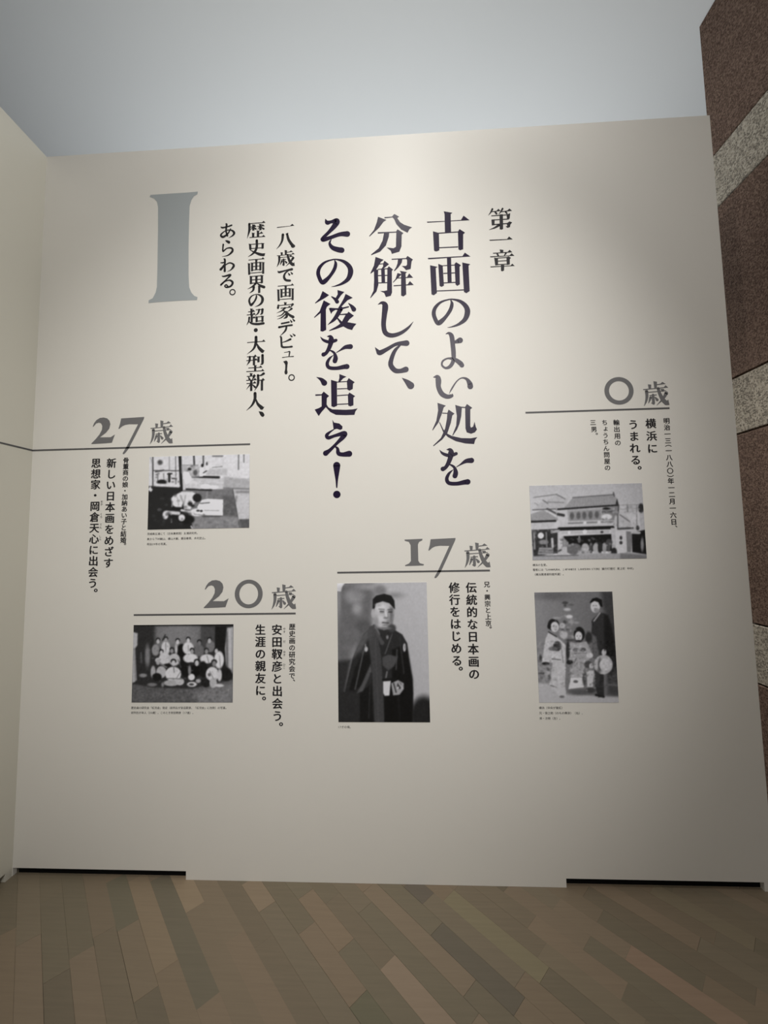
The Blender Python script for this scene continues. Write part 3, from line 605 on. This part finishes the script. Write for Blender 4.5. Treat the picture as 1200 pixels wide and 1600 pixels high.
p.P([620, 210, 650, 205, 665, 260, 650, 300, 615, 300], 228, 10); p.E(645, 184, 14, 18, 25, 8); p.L(655, 262, 690, 240, 12, 60); p.E(692, 165, 10, 18, 70, 8); p.P([680, 190, 705, 185, 715, 230, 690, 235], 225, 8)
p.E(680, 405, 48, 26, 235, 14); p.E(770, 412, 40, 16, 228, 14); p.L(480, 432, 740, 442, 18, 32, 14); p.L(560, 405, 620, 420, 22, 195, 14); p.L(700, 460, 690, 520, 14, 130, 14)
p.P([345, 500, 430, 458, 540, 458, 600, 490, 575, 560, 520, 640, 455, 640, 450, 560, 430, 620, 370, 610, 330, 570, 318, 530], 205, 16); p.L(420, 500, 440, 560, 18, 150, 18); p.E(385, 575, 52, 42, 212, 16); p.L(335, 560, 330, 610, 14, 130)
p.E(592, 522, 46, 44, 25, 14); p.E(520, 585, 26, 22, 40, 14); p.E(545, 605, 22, 14, 40, 10); p.L(335, 634, 445, 634, 16, 18, 12)
p.P([640, 545, 700, 532, 862, 540, 858, 706, 680, 700, 590, 620], 218, 8); p.L(625, 580, 720, 572, 12, 95); p.L(670, 652, 820, 655, 10, 150, 12); p.L(650, 715, 850, 712, 12, 70, 14)
p.E(590, 672, 72, 40, 218, 18); p.E(602, 655, 18, 10, 40, 8); p.E(636, 658, 14, 12, 40, 8); p.L(430, 650, 560, 680, 22, 200, 12)
p.E(480, 745, 85, 50, 16, 20); p.E(262, 700, 30, 42, 205, 16); p.L(275, 672, 400, 682, 34, 195, 14); p.E(432, 728, 34, 34, 210, 14); p.L(322, 690, 326, 775, 10, 150, 8); p.E(345, 720, 40, 22, 25, 12); p.E(200, 645, 22, 16, 70, 16); p.L(530, 815, 545, 845, 12, 190, 8)
p.scatter(40, (90, 480, 540, 840), 16, 18, 62, 0.5, 20); p.scatter(60, (580, 720, 1020, 830), 14, 80, 165, 0.4, 20); p.scatter(30, (870, 500, 1000, 700), 14, 60, 120, 0.4, 20); p.L(385, 520, 400, 600, 10, 165, 14); p.L(470, 500, 455, 600, 12, 160, 14); p.L(560, 690, 640, 700, 8, 120, 10); p.noise(9, 3, (p.im > 40)*1.0)
p.build(zpx(220, 700, 6.667, Z), 'wide black and white photograph of men in white crouching over papers on a floor', 196, TINT)

# group photograph
Z = [93, 78, 1132, 68, 1125, 880, 75, 885]; p = Pic(Z, (168, 130), 34, 2)
p.P([320, 85, 800, 80, 800, 320, 320, 320], 92, 60); p.E(560, 180, 190, 110, 104, 120); p.P([800, 95, 945, 95, 940, 320, 800, 320], 58, 30)
p.P([85, 150, 135, 165, 132, 290, 100, 340, 118, 640, 112, 670, 80, 685], 150, 14); p.L(100, 330, 118, 650, 22, 120, 12); p.E(240, 400, 26, 110, 105, 30); p.L(172, 370, 176, 470, 18, 70, 14); p.P([945, 90, 1060, 90, 1045, 520, 945, 500], 16, 16)
p.P([1068, 105, 1135, 95, 1128, 580, 1090, 570, 1055, 480, 1045, 320], 138, 18); p.L(1065, 150, 1070, 520, 14, 70, 18); p.L(1095, 120, 1100, 560, 12, 165, 16); p.L(90, 80, 1135, 74, 14, 10, 10)
p.P([60, 690, 300, 730, 700, 740, 1140, 640, 1140, 900, 60, 900], 74, 26); p.P([700, 780, 1140, 680, 1140, 900, 800, 900], 102, 90); p.noise(12, 2, (p.y > 730)*1.0)
p.E(195, 605, 40, 20, 115, 14); p.E(1060, 590, 60, 70, 18, 26); p.E(640, 520, 60, 100, 14, 30)
for a in ((325, 340, 40, 60, 120), (430, 320, 46, 75, 172), (600, 360, 58, 85, 10), (540, 330, 15, 55, 160), (665, 320, 58, 65, 178), (780, 345, 52, 60, 86), (895, 300, 45, 62, 96),
          (420, 430, 62, 62, 168), (520, 440, 60, 64, 158), (690, 425, 76, 50, 180), (860, 430, 72, 48, 178), (985, 440, 50, 90, 182)): p.E(*a, 16)
for x, y, r in ((350, 245, 150), (432, 232, 130), (555, 250, 165), (665, 235, 170), (780, 262, 95), (885, 238, 150), (385, 365, 165), (495, 345, 120), (705, 350, 130), (855, 350, 120), (957, 345, 160)):
    p.E(x, y-12, 24, 24, 22, 8); p.E(x, y+4, 17, 25, r, 8)
p.L(395, 240, 425, 180, 14, 40); p.E(775, 190, 10, 30, 90, 12)
for a in ((450, 500, 40, 20, 20), (740, 555, 55, 65, 8), (822, 540, 42, 85, 16), (700, 480, 50, 14, 30), (300, 570, 26, 66, 140), (385, 570, 52, 62, 150), (340, 620, 50, 40, 14), (510, 590, 82, 76, 178), (490, 682, 80, 32, 142), (580, 668, 44, 38, 158),
          (700, 620, 34, 34, 185), (705, 695, 50, 26, 178), (700, 696, 26, 12, 50), (770, 660, 26, 20, 140), (680, 550, 16, 50, 110), (915, 590, 66, 76, 178), (850, 682, 48, 44, 22), (925, 680, 38, 52, 150), (990, 600, 24, 62, 168), (985, 706, 48, 16, 172), (290, 700, 50, 18, 100), (400, 700, 14, 24, 110), (885, 595, 16, 18, 80)): p.E(*a, 12)
for x, y, r in ((350, 460, 140), (512, 470, 165), (755, 470, 160), (935, 475, 110)):
    p.E(x, y-14, 30, 26, 22 if x > 400 else 165, 10); p.E(x, y+6, 20, 30, r, 8)
p.L(515, 520, 520, 570, 10, 90); p.L(440, 635, 600, 640, 8, 80); p.L(560, 440, 590, 520, 8, 70); p.L(370, 480, 440, 520, 12, 110); p.scatter(50, (260, 300, 1010, 700), 9, 60, 150, 0.35, 12); p.L(665, 290, 668, 350, 8, 120); p.L(430, 270, 432, 340, 8, 100); p.L(590, 560, 540, 640, 8, 110); p.L(890, 560, 930, 640, 8, 110); p.L(860, 400, 880, 470, 8, 110); p.L(990, 400, 1000, 520, 10, 130); p.scatter(120, (85, 745, 1120, 875), 12, 50, 120, 0.35, 12); p.noise(7, 2)
p.build(zpx(195, 965, 6.667, Z), 'wide dark black and white group photograph of seated and standing people', 172, TINT)

# kimono portrait
Z = [80, 75, 990, 65, 1025, 1490, 90, 1490]; p = Pic(Z, (150, 226), 160, 3)
p.im += (p.u-0.5)*14+(1-p.v)*6
p.P([60, 60, 440, 60, 470, 200, 430, 520, 360, 640, 250, 760, 180, 1000, 60, 1100], 94, 130); p.E(250, 210, 90, 70, 138, 90); p.E(285, 340, 50, 60, 142, 70); p.E(400, 110, 120, 30, 145, 70); p.E(95, 260, 20, 160, 130, 50); p.E(350, 520, 70, 70, 78, 80); p.E(660, 200, 90, 30, 132, 60)
p.E(520, 150, 60, 50, 112, 60); p.P([60, 880, 220, 860, 160, 1190, 330, 1290, 340, 1500, 60, 1500], 42, 60); p.P([60, 60, 158, 70, 130, 110, 118, 160, 60, 152], 205, 14); p.E(960, 1420, 130, 190, 30, 70); p.P([150, 1190, 300, 1195, 345, 1300, 340, 1500, 60, 1500, 60, 1150], 38, 20)
p.P([410, 540, 345, 600, 290, 720, 235, 850, 158, 1170, 155, 1200, 280, 1205, 330, 1290, 320, 1500, 845, 1500, 856, 1200, 846, 1060, 812, 880, 792, 690, 745, 605, 640, 540], 36, 12)
p.P([300, 620, 400, 560, 400, 640, 330, 760, 240, 850], 88, 50, 0.8); p.P([640, 760, 790, 700, 850, 1060, 850, 1500, 560, 1500, 560, 1230, 640, 1050], 12, 30); p.P([340, 800, 400, 740, 420, 900, 330, 1120, 250, 1180, 200, 1170, 260, 950], 18, 24)
p.P([310, 1200, 430, 1100, 450, 1500, 310, 1500], 18, 24); p.L(350, 770, 262, 1160, 14, 72, 14); p.P([420, 910, 432, 980, 340, 1180, 280, 1200, 330, 1110], 76, 22)
p.P([405, 520, 450, 510, 500, 660, 525, 800, 545, 1100, 560, 1500, 462, 1500, 440, 1050, 425, 860, 398, 640], 60, 14); p.L(462, 520, 540, 690, 44, 66, 14); p.L(470, 530, 520, 610, 16, 95, 14); p.L(640, 600, 570, 800, 10, 80, 10); p.L(690, 760, 680, 960, 16, 60, 14)
p.P([540, 840, 600, 810, 700, 830, 660, 930, 600, 970, 545, 920], 68, 18); p.P([500, 520, 620, 500, 640, 600, 570, 700, 520, 620], 38, 14); p.E(592, 632, 12, 20, 120, 12)
p.P([470, 400, 660, 400, 640, 520, 560, 560, 490, 530, 465, 480], 120, 20)
p.E(555, 395, 98, 148, 172, 14); p.P([620, 320, 655, 330, 652, 420, 640, 500, 600, 535, 585, 500, 612, 450], 98, 40); p.E(605, 480, 22, 40, 128, 36); p.E(640, 540, 40, 40, 60, 30); p.E(444, 388, 17, 46, 165, 10); p.E(530, 330, 50, 40, 194, 40); p.E(520, 440, 40, 30, 190, 30)
p.P([442, 338, 444, 240, 478, 203, 560, 183, 632, 203, 664, 255, 670, 345, 645, 320, 612, 282, 545, 262, 480, 282, 460, 338], 20, 10)
p.L(510, 345, 560, 348, 8, 110, 12); p.L(600, 352, 640, 350, 8, 90, 12); p.L(508, 342, 560, 346, 10, 118, 14); p.L(600, 348, 642, 346, 10, 80, 14); p.L(520, 367, 554, 369, 12, 48, 12); p.L(604, 372, 636, 373, 12, 36, 12); p.L(520, 385, 556, 385, 5, 120, 8); p.E(577, 432, 22, 10, 105, 14); p.L(575, 370, 582, 420, 12, 200, 14); p.L(543, 482, 605, 486, 12, 62, 10); p.L(600, 380, 600, 430, 10, 125, 14); p.E(482, 470, 20, 50, 140, 30); p.E(500, 300, 30, 16, 165, 26); p.E(572, 508, 28, 8, 120, 12); p.E(565, 540, 60, 14, 110, 20)
p.E(375, 755, 18, 26, 185, 8); p.L(368, 705, 372, 745, 8, 160, 6); p.E(766, 738, 15, 42, 180, 8); p.E(770, 735, 5, 22, 110, 6)
p.P([548, 1082, 626, 1076, 612, 1224, 565, 1226, 550, 1200], 196, 10); p.P([630, 1100, 700, 1068, 758, 1100, 758, 1160, 715, 1215, 650, 1222], 150, 12); p.L(655, 1100, 680, 1190, 12, 40, 10); p.E(712, 1125, 22, 34, 50, 12); p.L(710, 1100, 745, 1150, 16, 165, 10); p.E(700, 1145, 8, 12, 200, 8)
p.L(588, 985, 578, 1040, 14, 110, 12); p.L(545, 1065, 640, 1060, 16, 14, 10); p.scatter(60, (90, 80, 420, 800), 40, 75, 130, 0.12, 60); p.L(470, 640, 500, 1480, 10, 74, 14, 0.6); p.L(420, 1000, 400, 1450, 12, 42, 14); p.L(720, 650, 760, 1000, 14, 45, 14); p.L(700, 1240, 720, 1480, 20, 22, 14); p.noise(5, 2)
p.build(zpx(515, 900, 6.53, Z), 'tall black and white portrait photograph of a young person in dark kimono', 196, TINT)

# shop front
Z = [70, 82, 1100, 60, 1140, 745, 100, 762]; p = Pic(Z, (184, 122), 168, 4)
p.im += (p.v-0.2)*30-np.clip(p.u-0.7, 0, 1)*30
p.P([110, 300, 150, 250, 240, 215, 330, 165, 420, 205, 420, 300], 158, 20); p.P([380, 300, 470, 195, 840, 165, 882, 210, 862, 258, 430, 305], 134, 8); p.L(470, 192, 840, 165, 10, 85); p.L(842, 145, 850, 180, 10, 60); p.P([862, 250, 875, 200, 890, 262], 25, 8)
for a in ((110, 190, 320, 162, 7, 95), (318, 160, 400, 205, 9, 90), (195, 215, 240, 245, 10, 90), (240, 232, 385, 238, 8, 110), (120, 240, 150, 262, 6, 110), (100, 305, 330, 295, 8, 62), (320, 300, 885, 262, 16, 26), (235, 295, 330, 345, 18, 70), (320, 280, 325, 370, 12, 150), (335, 345, 385, 355, 26, 45), (900, 262, 1110, 255, 4, 120), (905, 300, 1110, 290, 4, 130)): p.L(*a)
p.P([418, 305, 735, 290, 738, 402, 428, 424], 145, 8); p.P([436, 322, 725, 308, 728, 392, 440, 408], 128, 10)
for x in (462, 522, 575, 632, 690): p.E(x, 360-(x-460)*0.05, 19, 34, 72, 14, 0.85)
p.P([738, 290, 885, 270, 880, 455, 740, 410], 112, 10); p.E(778, 292, 34, 10, 18, 8); p.E(780, 368, 48, 26, 192, 12); p.L(740, 325, 830, 322, 12, 75); p.L(860, 370, 862, 440, 24, 170); p.L(888, 270, 880, 480, 12, 60)
p.P([365, 410, 860, 398, 830, 462, 320, 470], 172, 8); p.L(430, 428, 840, 412, 14, 110); p.E(580, 425, 16, 16, 190, 8); p.E(710, 418, 16, 16, 190, 8); p.L(345, 480, 835, 466, 30, 12, 8); p.L(350, 515, 790, 505, 26, 165, 8); p.E(580, 505, 20, 20, 205, 10); p.E(436, 512, 14, 18, 195, 8); p.E(735, 508, 14, 10, 40, 8)
p.P([385, 545, 825, 525, 825, 680, 400, 680], 12, 10); p.P([330, 500, 365, 500, 378, 710, 322, 712], 175, 8); p.P([372, 545, 430, 600, 440, 680, 375, 690], 120, 10); p.P([815, 470, 858, 470, 862, 650, 830, 660], 168, 8)
p.E(480, 662, 74, 52, 92, 14); p.P([320, 645, 415, 640, 420, 712, 322, 714], 165, 8); p.L(340, 680, 360, 670, 16, 60); p.E(528, 580, 15, 28, 90, 10); p.E(528, 552, 8, 10, 120, 6)
for a in ((582, 655, 36, 46, 155), (635, 655, 16, 50, 60), (680, 655, 28, 48, 150), (716, 650, 19, 52, 36), (758, 650, 20, 46, 140), (795, 630, 20, 54, 70), (845, 685, 28, 36, 34), (560, 700, 50, 24, 150), (700, 720, 200, 22, 150), (800, 600, 30, 30, 60)): p.E(*a, 12)
p.P([860, 508, 952, 520, 958, 685, 872, 692], 182, 8); p.E(908, 560, 12, 18, 40, 8); p.E(908, 604, 14, 16, 40, 8); p.P([885, 340, 960, 352, 1022, 425, 1010, 480, 885, 480], 165, 10); p.L(900, 350, 1015, 430, 10, 95); p.P([960, 350, 1090, 300, 1095, 470, 1020, 470], 178, 14)
p.L(885, 478, 1015, 472, 18, 60); p.P([1005, 515, 1150, 480, 1150, 712, 1010, 690], 18, 10); p.P([955, 500, 1010, 505, 1000, 690, 962, 690], 110, 10); p.E(1100, 620, 14, 62, 120, 12); p.L(1010, 512, 1075, 515, 22, 165); p.E(1092, 290, 26, 44, 40, 12); p.L(1052, 260, 1052, 470, 8, 110); p.P([1080, 340, 1130, 330, 1135, 480, 1085, 485], 158, 10); p.L(968, 262, 970, 320, 14, 110, 12); p.E(1060, 470, 16, 22, 50, 8)
p.P([80, 345, 200, 305, 335, 385, 330, 402, 80, 412], 132, 8); p.L(80, 414, 310, 406, 18, 20); p.P([90, 428, 310, 415, 262, 472, 95, 482], 168, 8); p.P([90, 488, 330, 478, 330, 700, 105, 730], 38, 8); p.E(175, 540, 28, 28, 196, 8); p.E(200, 600, 44, 22, 120, 12)
p.L(112, 520, 118, 660, 16, 130); p.L(225, 510, 230, 640, 14, 110); p.P([160, 648, 290, 650, 292, 712, 145, 712], 130, 8); p.L(160, 668, 290, 668, 5, 80); p.L(155, 692, 290, 692, 5, 80); p.L(280, 570, 284, 640, 22, 165); p.P([265, 490, 350, 485, 350, 510, 268, 520], 150, 8)
p.P([90, 730, 500, 715, 900, 700, 960, 690, 1150, 715, 1150, 760, 90, 780], 140, 14); p.P([900, 700, 1150, 716, 1150, 760, 900, 760], 105, 20); p.L(110, 726, 520, 718, 8, 75); p.scatter(60, (330, 560, 860, 700), 10, 20, 190, 0.4, 10); p.scatter(40, (900, 260, 1120, 480), 10, 90, 200, 0.4, 10); p.scatter(40, (90, 490, 330, 710), 10, 20, 170, 0.4, 10); p.scatter(30, (740, 280, 880, 450), 9, 70, 200, 0.4, 10)
for k in range(16): p.L(470+k*24, 200-k*2, 450+k*26, 290-k*2, 3, 118, 6, 0.6)
p.noise(8, 2)
p.build(zpx(815, 745, 5.854, Z), 'wide black and white photograph of a tiled-roof shop front, upper right', 186, TINT)

# family
Z = [72, 80, 975, 68, 1055, 1355, 130, 1360]; p = Pic(Z, (134, 194), 98, 5)
p.im += (0.5-p.u)*26; p.P([850, 60, 1000, 60, 1040, 560, 940, 500, 860, 220], 50, 90); p.E(130, 650, 60, 300, 112, 80); p.E(300, 120, 200, 50, 80, 90); p.E(1010, 1000, 90, 260, 46, 90)
p.P([100, 1130, 250, 1140, 460, 1230, 760, 1280, 1070, 1290, 1070, 1380, 100, 1380], 152, 40); p.E(600, 1240, 160, 34, 74, 40); p.P([940, 1040, 1060, 1000, 1060, 1260, 930, 1260], 58, 50); p.L(930, 1150, 1050, 1160, 14, 90, 30)
p.P([745, 400, 835, 310, 925, 345, 985, 500, 1010, 700, 1020, 850, 860, 840, 760, 850, 735, 560], 40, 16); p.P([880, 330, 930, 350, 1000, 600, 1015, 850, 900, 800], 20, 40); p.L(835, 320, 765, 415, 16, 135, 10); p.P([730, 560, 790, 600, 830, 820, 765, 860], 82, 30); p.L(740, 420, 760, 470, 10, 30)
p.E(705, 610, 40, 70, 36, 26); p.E(780, 245, 54, 72, 168, 12); p.E(795, 290, 30, 26, 120, 22); p.P([718, 195, 745, 152, 800, 138, 855, 165, 864, 250, 838, 245, 815, 195, 770, 180, 725, 205], 14, 10); p.E(760, 235, 10, 5, 90, 6); p.E(790, 235, 10, 5, 90, 6)
p.P([775, 980, 880, 1020, 885, 1280, 820, 1300, 780, 1180], 38, 18); p.L(790, 1270, 880, 1290, 26, 25, 14); p.P([930, 840, 1030, 820, 1030, 950, 985, 950], 30, 24); p.E(875, 922, 108, 112, 152, 12); p.E(835, 930, 22, 80, 70, 22); p.E(895, 925, 66, 70, 168, 14); p.E(882, 780, 28, 38, 158, 12)
p.E(295, 460, 66, 72, 24, 14); p.E(310, 485, 48, 60, 170, 12); p.E(245, 480, 22, 30, 20, 10)
p.P([235, 550, 330, 600, 380, 640, 440, 700, 435, 960, 445, 1290, 380, 1310, 250, 1150, 285, 900, 160, 900, 180, 760, 205, 620], 162, 16); p.L(240, 545, 330, 600, 14, 40, 10); p.E(340, 710, 48, 58, 46, 18); p.E(290, 740, 50, 24, 80, 20); p.P([285, 770, 380, 800, 380, 850, 280, 850], 175, 12); p.L(280, 858, 380, 868, 10, 70); p.L(385, 700, 410, 900, 10, 110, 12)
p.E(205, 912, 42, 18, 26, 12); p.E(145, 850, 16, 40, 50, 16); p.L(230, 960, 250, 1100, 22, 75, 24); p.E(220, 1020, 40, 26, 140, 20); p.L(130, 1022, 180, 1025, 20, 60, 14); p.E(160, 960, 40, 22, 120, 18); p.L(265, 1165, 330, 1185, 12, 90, 12); p.E(395, 1292, 30, 14, 90, 12)
for a in ((430, 202, 34, 18, 55), (430, 235, 18, 14, 60), (455, 280, 40, 18, 155), (480, 365, 38, 22, 172), (425, 430, 18, 24, 60), (400, 470, 34, 32, 150), (330, 382, 44, 16, 130), (500, 425, 34, 20, 130), (560, 435, 34, 16, 120), (430, 515, 40, 12, 65), (415, 575, 46, 44, 155), (495, 640, 60, 12, 60), (500, 225, 30, 10, 75), (510, 690, 30, 26, 140)): p.E(*a, 16)
p.P([530, 680, 680, 655, 720, 740, 755, 830, 700, 870, 650, 980, 645, 1190, 560, 1180, 475, 1200, 500, 1070, 520, 900, 470, 850, 480, 780], 138, 18); p.E(596, 570, 64, 86, 20, 14); p.E(588, 595, 42, 58, 172, 12); p.E(590, 650, 40, 14, 40, 14); p.E(572, 592, 8, 5, 90, 6); p.E(606, 592, 8, 5, 90, 6)
p.E(560, 752, 36, 18, 60, 14); p.E(640, 750, 34, 22, 64, 14); p.L(540, 790, 680, 790, 10, 100, 12); p.L(560, 850, 540, 900, 12, 90, 12); p.E(715, 815, 40, 30, 168, 18); p.P([500, 1075, 630, 1072, 655, 1180, 470, 1205], 182, 14); p.E(555, 1118, 28, 16, 76, 12); p.noise(10, 3, (p.y > 650)*(p.y < 1180)*1.0)
p.E(464, 760, 22, 120, 40, 18); p.E(485, 895, 40, 26, 28, 14); p.E(700, 920, 48, 40, 60, 20); p.E(735, 940, 24, 34, 165, 12); p.P([680, 990, 765, 990, 755, 1180, 690, 1180], 168, 16); p.E(655, 1080, 22, 80, 60, 22); p.E(730, 1215, 56, 30, 52, 20); p.E(810, 1080, 24, 90, 50, 26); p.E(450, 1130, 18, 100, 100, 20); p.scatter(60, (250, 560, 440, 1280), 13, 105, 190, 0.4, 12); p.scatter(90, (480, 680, 700, 1060), 12, 80, 190, 0.45, 10); p.scatter(40, (300, 350, 560, 620), 14, 60, 175, 0.4, 14); p.scatter(30, (120, 880, 270, 1120), 16, 60, 160, 0.4, 16); p.scatter(30, (660, 900, 780, 1220), 12, 50, 170, 0.45, 12); p.E(320, 500, 22, 34, 150, 20); p.E(298, 478, 7, 5, 95, 6); p.E(328, 480, 7, 5, 95, 6); p.E(322, 520, 9, 4, 100, 6); p.E(590, 618, 9, 4, 100, 6); p.E(778, 268, 10, 4, 95, 6); p.L(880, 380, 890, 760, 10, 26, 12); p.noise(5, 2)
p.build(zpx(825, 915, 7.44, Z), 'tall black and white photograph of three children, the tallest holding a hat', 172, TINT)
